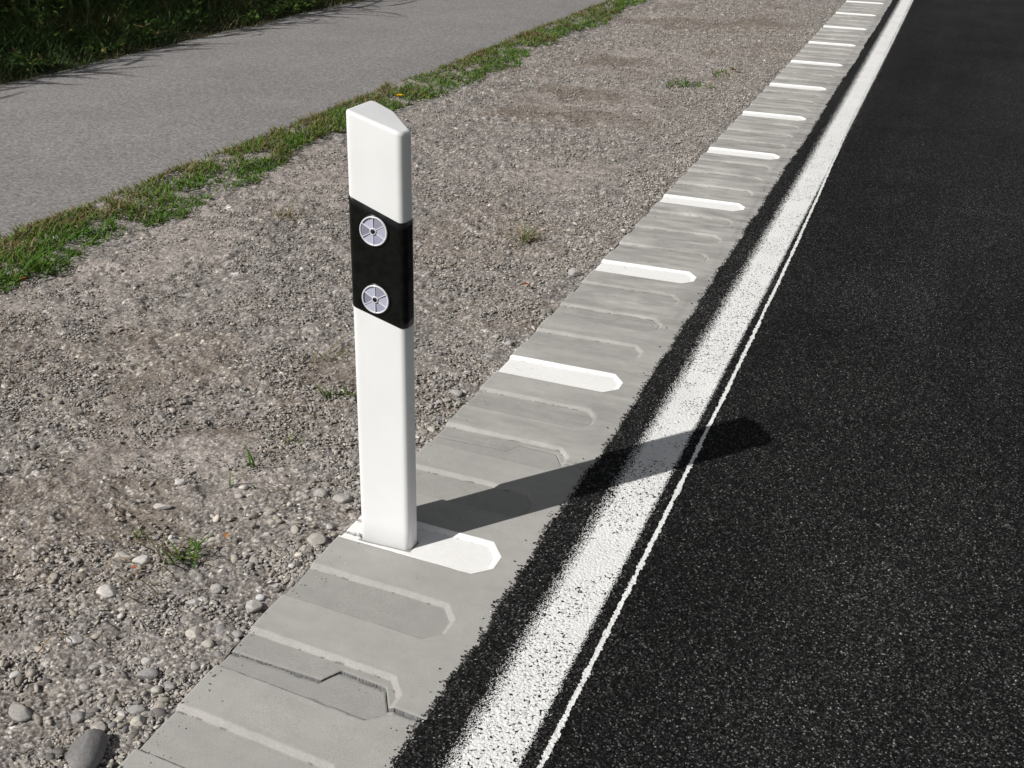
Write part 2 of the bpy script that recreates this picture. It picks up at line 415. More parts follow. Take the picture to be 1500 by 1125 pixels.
    wall(np.arange(nu), True); wall((nv - 1) * nu + np.arange(nu), False); wall(np.arange(nv) * nu, False); wall(np.arange(nv) * nu + nu - 1, True)
    s = np_mesh('kerb_slab', V, F, M['concrete'], col=C)
    names = {-1: 'nearest concrete kerb slab, below the open stepped joint', 0: 'concrete kerb slab carrying the marker post',
             1: 'first concrete kerb slab beyond the marker post', 2: 'second concrete kerb slab beyond the marker post'}
    tag(s, names.get(k, 'grooved concrete kerb slab, number %s beyond the marker post' % ['', '', '', 'three', 'four', 'five', 'six', 'seven', 'eight', 'nine', 'ten', 'eleven', 'twelve', 'thirteen', 'fourteen', 'fifteen'][k] if k > 2 else None),
        'kerb slab', group='concrete slabs of the kerb', kind='structure')
    # painted pan
    if k == -1: return
    n1 = int(.40 / sp); n2 = max(12, int(.15 / sp))
    uu = np.linspace(-.002, .392, n1)
    lo = np.interp(uu, [0, .352, .392], [-.006, -.006, .034]); hi = np.interp(uu, [0, .352, .392], [.1345, .1345, .084])
    wv = np.linspace(0, 1, n2); wv = .5 - .5 * np.cos(np.pi * wv) * (1 - .15 * np.sin(np.pi * wv))
    U, W = np.meshgrid(uu, wv, indexing='ij'); v = lo[:, None] + (hi - lo)[:, None] * W
    v = v + (fbm(U, v + base, .03, 3, 2) - .5) * .0022 * (np.abs(W - .5) * 2) ** 6
    z, tt = slab_z(np.maximum(U, 0), v, k)
    Wy = base + v; z = z + (fbm(np.maximum(U, 0), Wy, .25, 3, 1) - .5) * .0012 + .0009
    xw = X0 + U + drift(Wy) + (fbm(Wy, Wy * 0, .05, 3, 4) - .5) * .003 * sst(.02, 0, U) ; yw = Wy + tilt_of(Wy) * U
    z = np.where(U < 0, z - .006, z)
    a = .79 - .035 * sst(.8, 1.15, tt) + .05 * (fbm(U, Wy, .08, 4, 3) - .5) + .06 * (fbm(U, Wy, .006, 2, 1) - .5) - .05 * sst(.25, .0, np.abs(tt - 1.0)) * (fbm(U, Wy, .01, 2, 5) > .62)
    a = a * (1 - .55 * np.exp(-((tt - 1.) / .10) ** 2) * sst(.66, .7, fbm(U, Wy, .012, 3, 7)))
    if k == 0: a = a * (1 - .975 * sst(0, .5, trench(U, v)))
    if k == 0:      # contact shade painted as a dark ring round the foot of the post
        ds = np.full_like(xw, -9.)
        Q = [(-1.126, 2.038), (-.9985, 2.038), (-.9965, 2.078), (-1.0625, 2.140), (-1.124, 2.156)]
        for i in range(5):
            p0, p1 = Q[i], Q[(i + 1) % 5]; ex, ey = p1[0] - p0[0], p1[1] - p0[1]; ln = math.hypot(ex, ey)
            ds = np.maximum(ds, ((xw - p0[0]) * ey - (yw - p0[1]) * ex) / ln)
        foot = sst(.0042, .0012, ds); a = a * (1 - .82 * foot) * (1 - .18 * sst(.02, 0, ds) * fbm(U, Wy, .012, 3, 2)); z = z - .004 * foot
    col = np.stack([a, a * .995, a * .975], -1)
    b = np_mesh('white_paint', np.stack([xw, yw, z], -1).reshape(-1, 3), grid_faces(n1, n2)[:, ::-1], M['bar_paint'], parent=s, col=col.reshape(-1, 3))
for k in range(-1, 15): build_slab(k)

# ------------------------------------------------------------------ gravel shoulder
def shoulder_z(x, y):
    b = -.011 + (fbm(x, y, .7, 3, 1) - .5) * .022 + (fbm(x, y, .16, 3, 3) - .5) * .012
    b = b - .006 * sst(-1.26, -1.19, x) 
    b = b + .026 * sst(-2.95, -3.25, x) - .05 * sst(-3.38, -3.48, x)
    return b
def build_gravel():
    ys = geo(.85, 45, 1.00185); us = np.concatenate([np.linspace(0, .9, 330), np.linspace(.9, 2.7, 440)[1:]])
    Y, U = np.meshgrid(ys, us, indexing='ij'); Xx = X0 - .0005 + .002 - U + drift(Y)
    wx = Xx + (fbm(Xx, Y, .03, 2, 2) - .5) * .012; wy = Y + (fbm(Xx, Y, .03, 2, 5) - .5) * .012
    d = np.sqrt(Xx ** 2 + Y ** 2); fd = np.clip(1.35 - d / 14, .35, 1)
    loose = sst(.55, .05, U + (fbm(Xx, Y, .35, 3, 4) - .5) * .6)           # loose pebbles by the kerb, packed dusty ground further out
    dust = sst(.47, .60, fbm(Xx, Y, .55, 5, 6)) * (1 - loose)
    h1, c1 = stones(wx, wy, .0075, 3, .95, .40, .62, .8, .5, ang=.35)
    h2, c2 = stones(wx, wy, .014, 4, .70, .35, .60, .62, .5, ang=.35)
    h3, c3 = stones(wx, wy, .030, 5, .42, .25, .52, .50, .5, ang=.3)
    h4, c4 = stones(wx, wy, .070, 6, .16, .22, .42, .40, .5, ang=.2)
    H = np.stack([h1 * .0075, h2 * .014 - .0008, h3 * .030 - .0022, h4 * .07 - .0055])
    k = np.argmax(H, 0); h = np.max(H, 0); c = np.choose(k, [c1, c2, c3, c4])
    rough = fbm(Xx, Y, .05, 4, 7)
    clod = np.maximum(fbm(wx, wy, .045, 4, 2) - .5, -.2)
    z = shoulder_z(Xx, Y) + h * fd * (1.02 + .1 * loose) * (1 - .5 * dust) + clod * .032 * (1 - .5 * loose) * (1 - .4 * dust)
    cf = fbm(wx * .8 - wy * .5, wx * .5 + wy * 1.1, .10, 4, 2); cm = sst(.48, .60, fbm(Xx, Y, .22, 3, 7))
    crack = sst(.022, .0, np.abs(cf - .5)) * cm; z = z - .0065 * crack * (1 - .6 * loose) + .006 * sst(.5, .62, cf) * cm
    # shallow diagonal drag marks left by the grader
    drag = fbm((-Xx * .25 + Y) * .8, (Xx + Y * .25) * .16, .07, 3, 6)
    z = z + (drag - .5) * .014 * (1 - loose)
    z = np.where(U < .02, np.minimum(z, -.007), z)
    ston = sst(.0010, .0022, h) * (1 - .7 * dust)
    soil = np.stack([.236 + .12 * (rough - .5), .211 + .11 * (rough - .5), .193 + .10 * (rough - .5)], -1)
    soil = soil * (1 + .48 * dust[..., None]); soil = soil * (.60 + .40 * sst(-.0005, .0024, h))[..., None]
    brown = sst(.50, .66, fbm(Xx * .6, Y, .42, 5, 5))[..., None]
    soil = soil * (1 - brown) + brown * np.array([.165, .136, .112])
    tone = .235 + .15 * c ** 1.5 + .15 * (c > .88)
    tone = tone * 1.0; warm = TAB[1][(c * 4090).astype(int) & 511, 7]
    st = np.stack([tone * (1.02 + .03 * warm), tone * (.96 + .01 * warm), tone * (.935 - .09 * warm)], -1)
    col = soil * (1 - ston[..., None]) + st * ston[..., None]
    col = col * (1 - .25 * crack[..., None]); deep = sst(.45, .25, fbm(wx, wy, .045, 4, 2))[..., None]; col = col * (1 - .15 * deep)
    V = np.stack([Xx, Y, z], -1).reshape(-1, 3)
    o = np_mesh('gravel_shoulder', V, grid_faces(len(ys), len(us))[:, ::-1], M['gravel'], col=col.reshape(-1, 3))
    tag(o, 'packed grey gravel shoulder between kerb and path', 'gravel shoulder', kind='structure')
build_gravel()
def pebble_cols(n, r):
    t = r.uniform(.22, .38, n); t = np.where(r.random(n) < .10, r.uniform(.42, .58, n), t); t = np.where(r.random(n) < .12, r.uniform(.12, .2, n), t)
    wv = r.random(n)
    return np.stack([t * (1.02 + .04 * wv), t * (.96), t * (.93 - .12 * wv)], -1)
def pebbles():
    r = np.random.default_rng(11)
    # small loose pebbles: dense near the kerb and near the viewer
    n = 52000; y = np.exp(r.uniform(np.log(1.0), np.log(11), n)); u = np.where(r.random(n) < .55, np.abs(r.exponential(.22, n)), r.uniform(0, 1.85, n))
    x = X0 - .004 - u + drift(y); dens = fbm(x, y, .18, 3, 4); k = r.random(n) < sst(.36, .6, dens) * 1.2
    x, y, u = x[k], y[k], u[k]; s = r.uniform(.0018, .0052, len(x)) * (1 + .5 * (r.random(len(x)) < .1))
    z = shoulder_z(x, y) + .004
    m = 260; gy = np.exp(r.uniform(np.log(1.2), np.log(7), m)); gu = np.abs(r.exponential(.03, m)) + (r.random(m) < .15) * r.random(m) * .4; gx = X0 + .003 + gu
    k = gu < .43; gx, gy = gx[k], gy[k]; x = np.append(x, gx); y = np.append(y, gy); z = np.append(z, np.full(len(gx), .0005)); s = np.append(s, r.uniform(.0009, .0022, len(gx)))
    scatter_stones('gravel', np.stack([x, y, z], -1), s, pebble_cols(len(x), r), I2, 21, M['stone'], 'fine loose gravel lying thickest along the kerb', 'gravel', sink=.45)
    n = 52000; y = np.exp(r.uniform(np.log(2.2), np.log(13), n)); u = r.uniform(.05, 1.85, n); x = X0 - .004 - u + drift(y)
    k = r.random(n) < sst(.44, .58, fbm(x, y, .25, 4, 5)); x, y = x[k], y[k]; s = r.uniform(.0024, .0056, len(x)) * (1 + .03 * y)
    scatter_stones('grit', np.stack([x, y, shoulder_z(x, y) + .0045], -1), s, pebble_cols(len(x), r) * .92, I1, 23, M['stone'], 'fine grit pressed into the packed gravel shoulder', 'grit', sink=.35)
    n = 4200; y = np.exp(r.uniform(np.log(1.0), np.log(12), n)); u = np.where(r.random(n) < .6, np.abs(r.exponential(.17, n)), r.uniform(0, 1.8, n))
    x = X0 - .012 - u + drift(y); dens = fbm(x, y, .3, 3, 2); k = r.random(n) < sst(.4, .62, dens) * 1.1
    x, y = x[k], y[k]; s = .0045 + .009 * r.random(len(x)) ** 2.2
    z = shoulder_z(x, y) + .004
    scatter_stones('pebbles', np.stack([x, y, z], -1), s, pebble_cols(len(x), r), I2, 22, M['stone'], 'rounded river pebbles lying loose on the gravel shoulder', 'pebbles', sink=.40)
pebbles()

# individual stones one can point to: pixel in the photograph -> place on the ground
f_, CXp, CYp = 1691.6, 750, 562.5
def ground_at(px, py, z=0.0):
    d = right * ((px - CXp) / f_) + fwd + up * ((CYp - py) / f_)
    t = (z - 1.5017) / d.z
    return Vector((d.x * t, d.y * t, z)), t / f_
def stone(px, py, wpx, hpx, tone, warm, label, group=None, rot=0.0, seed=0, name='stone', bumps=.12):
    r = np.random.default_rng(900 + seed)
    c, mpp = ground_at(px, py, 0.0)
    a = wpx * mpp / 2; hz = a * .62 if wpx < hpx * 1.6 else a * .45
    b = max(hpx * mpp / 2 * 1.25, a * .6)
    V0, F0 = I4 if wpx > 20 else I3
    P = lump(V0, r, bumps, 1.9)
    fine = sum(np.sin(P @ (r.normal(size=3) * 9) + r.random() * 6) for _ in range(5)) * .006
    P = P * (1 + fine)[:, None] * np.array([a, b, hz])
    ca, sa = math.cos(R(20 + rot)), math.sin(R(20 + rot))
    P = P @ np.array([[ca, sa, 0], [-sa, ca, 0], [0, 0, 1]])
    q = sum(np.sin(P @ (r.normal(size=3) * 90 / a * .02) + r.random() * 6) for _ in range(4)) * .04
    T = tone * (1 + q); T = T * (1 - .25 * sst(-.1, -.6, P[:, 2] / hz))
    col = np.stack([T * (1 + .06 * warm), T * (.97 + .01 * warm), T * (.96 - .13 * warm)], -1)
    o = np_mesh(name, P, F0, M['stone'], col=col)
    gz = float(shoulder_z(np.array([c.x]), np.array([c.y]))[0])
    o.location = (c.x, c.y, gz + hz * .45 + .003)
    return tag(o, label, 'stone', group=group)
ST = [
 (126, 1101, 60, 66, .19, 0, 'large smooth dark grey cobble at the bottom of the gravel, cut by the picture edge', 0),
 (29, 1043, 27, 40, .30, .4, 'upright bulky beige-grey stone near the lower left corner', 60),
 (144, 1063, 22, 24, .34, .7, 'beige stone leaning against the large dark cobble', 30),
 (153, 1074, 11, 10, .27, .1, 'tiny round grey stone touching the large dark cobble', 0),
 (217, 987, 34, 20, .27, 0, 'flat oval blue-grey stone casting a sharp shadow near the kerb', 0),
 (107, 937, 30, 13, .44, .1, 'slim whitish flat stone lying alone among dry stems', 10),
 (156, 868, 30, 26, .50, .35, 'large whitish rounded stone below the two stones by the twigs', 20),
 (207, 818, 26, 17, .52, .2, 'flat-topped white stone beside the dry twigs', 0),
 (181, 812, 22, 27, .40, .6, 'upright cream stone touching the dry twigs', 70),
 (22, 986, 17, 14, .46, .1, 'pale oval stone close to the left picture edge', 10),
 (202, 1053, 24, 17, .40, .8, 'cream oval stone under a flat grey stone beside the kerb', 15),
 (201, 1037, 28, 14, .29, .2, 'long flat grey stone lying over the cream oval one', 5),
 (178, 1044, 18, 9, .44, .4, 'thin cream chip of stone left of the long flat grey one', -30),
 (182, 1064, 13, 14, .2, 0, 'small dark round stone left of the cream oval one', 0),
 (115, 1048, 23, 18, .25, .2, 'half-buried grey stone just above the large dark cobble', 20),
 (464, 787, 27, 24, .36, .6, 'lumpy beige stone beside the kerb just left of the post foot', 40),
 (501, 726, 30, 17, .32, .35, 'smooth mauve-grey flat stone behind the post', 10),
 (469, 720, 22, 17, .34, .3, 'rough grey stone with a deep shadow next to the smooth mauve one', 0),
 (445, 799, 14, 13, .34, .7, 'round tan stone just below the lumpy beige one', 0),
 (437, 808, 15, 9, .48, .9, 'small cream wedge of stone below the round tan one', 0),
 (483, 765, 12, 10, .4, .2, 'little pale round stone between post foot and lumpy beige stone', 0),
 (427, 824, 12, 8, .52, .1, 'small white stone closest to the kerb under the cream wedge', 0),
 (371, 884, 26, 18, .42, .4, 'broad pale stone lying against the kerb edge above the open joint', -10),
 (382, 870, 15, 11, .50, -.3, 'white bluish stone touching the broad pale one by the kerb', 10),
 (316, 858, 20, 16, .38, .3, 'pale grey rounded stone alone in fine gravel left of the kerb', 25),
 (284, 924, 24, 20, .40, .7, 'big beige stone in the cluster beside the open slab joint', 10),
 (324, 920, 18, 20, .23, 0, 'dark grey round stone in the cluster beside the open slab joint', 0),
 (347, 923, 17, 13, .29, .2, 'grey stone of the cluster that lies closest to the kerb', 0),
 (303, 940, 19, 17, .38, .8, 'tan round stone of the cluster, lowest of the big ones', 0),
 (333, 932, 15, 12, .28, .3, 'small brownish stone tucked below the dark grey one', 0),
 (319, 953, 12, 14, .24, .1, 'dark upright stone pointing at the open slab joint', 60),
 (285, 970, 17, 17, .33, .3, 'single round grey stone between cluster and flat oval stone', 0),
 (215, 967, 18, 15, .42, .5, 'angular whitish stone directly above the flat oval blue-grey one', 20),
 (230, 1008, 18, 14, .38, .6, 'beige stone directly below the flat oval blue-grey one', 0),
 (247, 1002, 13, 16, .30, .2, 'grey stone right of the beige one below the flat oval', 70),
 (283, 881, 22, 12, .40, .2, 'thin flat pale slab of stone above the big beige stone', 5),
 (238, 740, 23, 12, .46, .4, 'pale flat stone half sunk in packed gravel left of the weeds', 5),
 (263, 705, 17, 11, .56, .1, 'bright white angular stone left of the single grass blades', 10),
 (841, 399, 22, 17, .34, .2, 'lone grey stone on the shoulder level with the third white bar', 20),
 (669, 571, 17, 20, .34, .3, 'pointed grey stone beside the kerb behind the post', 50),
 (633, 623, 15, 12, .40, .7, 'cream stone by the kerb just right of the post', 0),
 (622, 628, 16, 14, .26, .6, 'brown stone touching the post outline by the kerb', 30),
 (745, 500, 13, 11, .33, .1, 'round grey stone just above the second white bar', 0),
 (727, 492, 13, 9, .40, .4, 'pale stone left of the round grey one above the second bar', 0),
 (718, 519, 15, 9, .36, .3, 'flat stone left of the second white bar', 10),
]
for i, (px, py, wp, hp, tn, wm, lb, rt) in enumerate(ST):
    stone(px, py, wp, hp, tn, wm, lb, group='larger stones on the gravel shoulder', rot=rt, seed=i)

# ------------------------------------------------------------------ path, ground
def build_path():
    ys = geo(1.2, 70, 1.01); us = np.linspace(0, 1, 60); Y, U = np.meshgrid(ys, us, indexing='ij')
    xl = -5.60 + (fbm(Y, Y * 0, .3, 4, 2) - .5) * .09 + drift(Y) * .6; xr = -3.34 + (fbm(Y, Y * 0 + 4, .3, 4, 3) - .5) * .10 + drift(Y) * .6
    Xx = xl + (xr - xl) * U; z = .012 + .02 * np.sin(np.pi * U) + (fbm(Xx, Y, .8, 3, 2) - .5) * .008
    o = np_mesh('path', np.stack([Xx, Y, z], -1).reshape(-1, 3), grid_faces(len(ys), 60), M['path'])
    tag(o, 'pale worn asphalt path behind the grass strip', 'path', kind='structure')
build_path()
def build_verge_ground():
    ys = geo(1.0, 60, 1.012); us = np.linspace(0, 6, 120); Y, U = np.meshgrid(ys, us, indexing='ij')
    Xx = -5.45 - U; z = -.01 + .05 * sst(0, .5, U) + (fbm(Xx, Y, .3, 4, 2) - .5) * .08 * sst(0.05, .5, U)
    o = np_mesh('verge_ground', np.stack([Xx, Y, z], -1).reshape(-1, 3), grid_faces(len(ys), 120)[:, ::-1], M['soil'])
    tag(o, kind='structure')
build_verge_ground()
g = np_mesh('ground', [(-400, -300, -.09), (400, -300, -.09), (400, 500, -.09), (-400, 500, -.09)], [(0, 1, 2, 3)], M['field'])
tag(g, kind='structure')

# ------------------------------------------------------------------ grass
def blades(name, P, L, W, cols, seed, matl, lean=.6, seg=3, az=None, tipcol=None, droop=.5):
    """one curved tapering blade per row of P"""
    r = np.random.default_rng(seed); n = len(P)
    a = r.random(n) * 2 * np.pi if az is None else az
    ln = lean * r.random(n) ** .7; dirx, diry = np.cos(a), np.sin(a); sx, sy = -diry, dirx
    V = np.zeros((n, 2 * seg + 1, 3)); C = np.zeros((n, 2 * seg + 1, 3))
    for i in range(seg + 1):
        t = i / seg; out = (ln * t + droop * t * t) * L; h = L * (t - (.15 + .35 * ln) * t * t * droop * 1.6)
        cx, cy, cz = P[:, 0] + dirx * out, P[:, 1] + diry * out, P[:, 2] + h
        wd = W * (1 - t ** 1.6) * .5 + W * .03; cc = cols * (.75 + .35 * t)
        if tipcol is not None: cc = cc * (1 - t * .6) + tipcol * t * .6
        if i < seg:
            V[:, 2 * i] = np.stack([cx - sx * wd, cy - sy * wd, cz], -1); V[:, 2 * i + 1] = np.stack([cx + sx * wd, cy + sy * wd, cz], -1)
            C[:, 2 * i] = cc; C[:, 2 * i + 1] = cc
        else: V[:, 2 * seg] = np.stack([cx, cy, cz], -1); C[:, 2 * seg] = cc
    m = 2 * seg + 1; tri = []
    for i in range(seg - 1): tri += [(2 * i, 2 * i + 1, 2 * i + 3), (2 * i, 2 * i + 3, 2 * i + 2)]
    tri.append((2 * seg - 2, 2 * seg - 1, 2 * seg)); F0 = np.array(tri)
    F = (F0[None] + (np.arange(n) * m)[:, None, None]).reshape(-1, 3)
    return np_mesh(name, V.reshape(-1, 3), F, matl, col=C.reshape(-1, 3))
def greens(n, r, dry, base=(.075, .155, .022)):
    g_ = np.array(base) * r.uniform(.6, 1.35, (n, 1)) * np.array([1, 1, 1]) + r.uniform(0, .03, (n, 1)) * np.array([1, .6, 0])
    d_ = np.array([.25, .205, .085]) * r.uniform(.45, 1.2, (n, 1))
    k = (r.random(n) < dry)[:, None]; return np.where(k, d_, g_)
def grass_strip():
    r = np.random.default_rng(31)
    n = 62000; y = np.exp(r.uniform(np.log(2.4), np.log(24), n)); c = r.random(n)
    edge_in = -3.055 - .0 + (fbm(y, y * 0 + 1, .7, 4, 2) - .5) * .26 + (fbm(y, y * 0 + 1, .12, 3, 3) - .5) * .09
    edge_out = -3.42 + (fbm(y, y * 0 + 8, .5, 3, 5) - .5) * .10
    x = edge_in + (edge_out - edge_in) * c + drift(y) * .6
    den = fbm(x, y, .11, 3, 6); k = r.random(n) < sst(.31, .54, den + .10 * (c < .3)) * .9; x, y, c = x[k], y[k], c[k]; n = len(x)
    patch = fbm(x, y, .35, 3, 3)
    dry = np.clip(.10 + .75 * c ** 1.5 + 1.3 * (patch - .5), .04, .92)
    cols = greens(n, r, dry, (.088, .200, .022)); L = (.011 + .033 * r.random(n) ** 2.0) * (.6 + .9 * patch) * (1 + .010 * y); Wd = (.0028 + .003 * r.random(n)) * (1 + .06 * y)
    o = blades('grass', np.stack([x, y, shoulder_z(x, y) - .002 + .014 * sst(-3.0, -3.3, x)], -1), L, Wd, cols, 5, M['leaf'], lean=.9)
    tag(o, 'uneven strip of short green and dry grass along the path', 'grass', kind='stuff')
grass_strip()
def mini_litter():
    """dry straw bits and stems strewn over the shoulder"""
    r = np.random.default_rng(77); n = 900
    y = np.exp(r.uniform(np.log(1.0), np.log(12), n)); x = -1.25 - r.uniform(0, 1.85, n)
    cl = fbm(x, y, .4, 3, 5); k = r.random(n) < sst(.48, .68, cl); x, y = x[k], y[k]; n = len(x)
    cols = np.array([.30, .21, .11]) * r.uniform(.3, 1.25, (n, 1))
    L = r.uniform(.015, .06, n); W_ = r.uniform(.0009, .0018, n) * (1 + .04 * y)
    o = blades('straw', np.stack([x, y, shoulder_z(x, y) + .010], -1), L, W_, cols, 8, M['straw'], lean=3.5, droop=1.0)
    o['x'] = 1; del o['x']
    tag(o, 'scattered dry straw and stem bits on the gravel shoulder', 'straw', kind='stuff')
mini_litter()
def tuft(px, py, n, L, label, dry=0.0, W_=.004, spread=.012, seed=0, lean=.7, name='grass_tuft', cat='weed', base=(.07, .17, .02)):
    c, mpp = ground_at(px, py); r = np.random.default_rng(500 + seed)
    P = np.stack([r.normal(0, spread, n), r.normal(0, spread, n), np.zeros(n)], -1)
    o = blades(name, P, L * r.uniform(.5, 1.1, n), np.full(n, W_) * r.uniform(.6, 1.2, n), greens(n, r, dry, base), 60 + seed, M['leaf'], lean=lean, seg=4)
    o.location = (c.x, c.y, float(shoulder_z(np.array([c.x]), np.array([c.y]))[0]) + .002)
    return tag(o, label, cat, group='weeds sprouting from the gravel')
TF = [
 (334, 708, 3, .050, 'two or three dark green grass blades by themselves in the gravel', 0, .0045, .004, .45),
 (368, 680, 5, .060, 'upright sprout of green grass blades left of the post', 0, .0045, .006, .4),
 (270, 820, 14, .048, 'leafy green weed in dry stems, largest on the near gravel', .1, .006, .016, .9),
 (283, 802, 8, .035, 'small green sprig behind the largest near weed', .2, .005, .012, .9),
 (246, 812, 16, .075, 'straw-coloured dry tuft beside the largest near weed', 1, .0025, .02, 1.4),
 (205, 782, 5, .028, 'tiny green seedling up the slope left of the dry tuft', 0, .004, .006, .7),
 (480, 578, 9, .045, 'curly green weed left of the post shaft', .1, .0045, .014, .9),
 (510, 578, 7, .032, 'small green sprig touching the post outline', .1, .0045, .010, .9),
 (424, 646, 12, .045, 'half-dry olive tuft between post and upright sprout', .5, .0035, .012, .8),
 (373, 710, 3, .016, 'yellow-green seedling leaf under the upright sprout', 0, .007, .003, .5),
 (770, 350, 34, .075, 'brown withered tuft on the open gravel right of the post', .85, .004, .035, 1.3),
 (485, 522, 14, .07, 'flattened orange-brown straw tuft left of the post', 1, .003, .03, 2.0),
 (1003, 124, 60, .040, 'low bright green tuft far out on the gravel', .1, .008, .07, 1.2),
 (1058, 108, 30, .035, 'dull green tuft with a curled dead leaf beside it', .4, .008, .06, 1.2),
 (232, 866, 10, .05, 'brown dried sprig between the white stone and the kerb', 1, .0025, .02, 1.2),
 (45, 400, 40, .085, 'bright green grass clump reaching into the gravel at far left', .05, .006, .035, .8),
 (410, 318, 20, .06, 'dead brown tuft on the gravel just below the grass strip', 1, .004, .04, 1.5),
]
for i, (px, py, n, L, lb, dr, W_, spd, le) in enumerate(TF):
    tuft(px, py, int(n * 1.3), L * 1.2, lb, dr, W_ * 1.25, spd, i, le, name='grass_tuft' if dr < .8 else 'dry_tuft', cat='weed' if dr < .8 else 'dry tuft')
def tube(pts, rad):
    """rows of rings along a polyline"""
    pts = [Vector(p) for p in pts]; V, F = [], []; k = 6
    for i, p in enumerate(pts):
        d = (pts[min(i + 1, len(pts) - 1)] - pts[max(i - 1, 0)]).normalized(); a = d.orthogonal().normalized(); b = d.cross(a)
        rr = rad[i] if hasattr(rad, '__len__') else rad
        for j in range(k):
            t = 2 * math.pi * j / k; V.append(p + (a * math.cos(t) + b * math.sin(t)) * rr)
    for i in range(len(pts) - 1):
        for j in range(k): F.append((i * k + j, i * k + (j + 1) % k, (i + 1) * k + (j + 1) % k, (i + 1) * k + j))
    return np.array([v[:] for v in V]), np.array(F)
def twig(a, b, sag, label, rad=.0013, c=(.27, .19, .10)):
    p, _ = ground_at(*a); q, _ = ground_at(*b); rr = random.Random(int(a[0])); pts = []
    for i in range(9):
        t = i / 8; s = p.lerp(q, t); s.z = .006 + sag * math.sin(math.pi * t) + rr.uniform(-.0015, .0015); s.x += rr.uniform(-.003, .003); s.y += rr.uniform(-.003, .003); pts.append(s - p)
    V, F = tube(pts, [rad * (1 - .5 * i / 8) for i in range(9)])
    o = np_mesh('dry_twig', V, F, M['straw'], col=np.tile(np.array(c), (len(V), 1))); o.location = (p.x, p.y, 0)
    tag(o, label, 'twig', group='dry twigs on the gravel')
twig((168, 822), (200, 832), .012, 'dry pale twig arching under the flat-topped white stone')
twig((160, 836), (170, 815), .010, 'short bent twig left of the cream stone')
twig((195, 845), (235, 822), .006, 'straight straw stem right of the flat-topped white stone')
twig((56, 960), (90, 930), .012, 'pale broken stem beside the slim whitish stone', .0018, (.36, .26, .15))
twig((90, 930), (100, 950), .008, 'brown bent stalk at the head of the slim whitish stone', .0016, (.2, .13, .07))
twig((93, 1095), (105, 1068), .006, 'pale splinter left of the large dark cobble', .0016, (.33, .27, .2))
twig((63, 938), (66, 915), .02, 'dark upright stem standing left of the slim whitish stone', .0014, (.12, .08, .05))
def dandelion():
    c, _ = ground_at(585, 141, .06); t = empty('dandelion', (c.x, c.y, .0)); tag(t, 'single yellow dandelion flower in the grass strip above the post', 'flower')
    V, F = tube([(0, 0, 0), (.004, 0, .03), (0, .002, .062)], .0018); np_mesh('stem', V, F, M['straw'], parent=t, col=np.tile(np.array([.12, .2, .05]), (len(V), 1)))
    n = 70; r = np.random.default_rng(4); P = np.tile(np.array([[0, .002, .060]]), (n, 1)) + r.normal(0, .0015, (n, 3))
    o = blades('petals', P, np.full(n, .017), np.full(n, .0045), np.tile(np.array([[.85, .55, .01]]), (n, 1)), 3, M['straw'], lean=1.6, seg=2); o.parent = t
dandelion()
def dead_leaf(px, py, s, c, label, seed):
    p, _ = ground_at(px, py); r = random.Random(seed); V, F = [], []
    for i in range(9):
        t = i / 8; w_ = math.sin(math.pi * min(1, t * 1.02)) ** .8 * .34
        for j in (-1, -.5, 0, .5, 1): V.append(((t - .5) * s, w_ * j * s, .004 + .10 * s * (j * j) + .12 * s * math.sin(t * 4) + r.uniform(-.02, .02) * s))
    for i in range(8):
        for j in range(4): F.append((i * 5 + j, i * 5 + j + 1, i * 5 + j + 6, i * 5 + j + 5))
    o = np_mesh('dead_leaf', np.array(V), np.array(F), M['leaf'], col=np.tile(np.array(c), (len(V), 1)))
    o.location = (p.x, p.y, .006); o.rotation_euler = (.1, .1, seed); tag(o, label, 'leaf', group='dead leaves on the gravel')
dead_leaf(771, 421, .035, (.35, .10, .04), 'reddish dead leaf beside a dark clod on the shoulder', 1)
dead_leaf(1075, 105, .09, (.22, .13, .06), 'curled brown leaf beside the dull green tuft', 2)
dead_leaf(196, 838, .018, (.40, .12, .05), 'small rusty leaf scrap under the twigs by the white stone', 3)
dead_leaf(33, 413, .03, (.42, .14, .05), 'orange leaf scrap below the far left grass clump', 4)
dead_leaf(333, 790, .022, (.38, .2, .09), 'tan leaf scrap right of the largest near weed', 5)

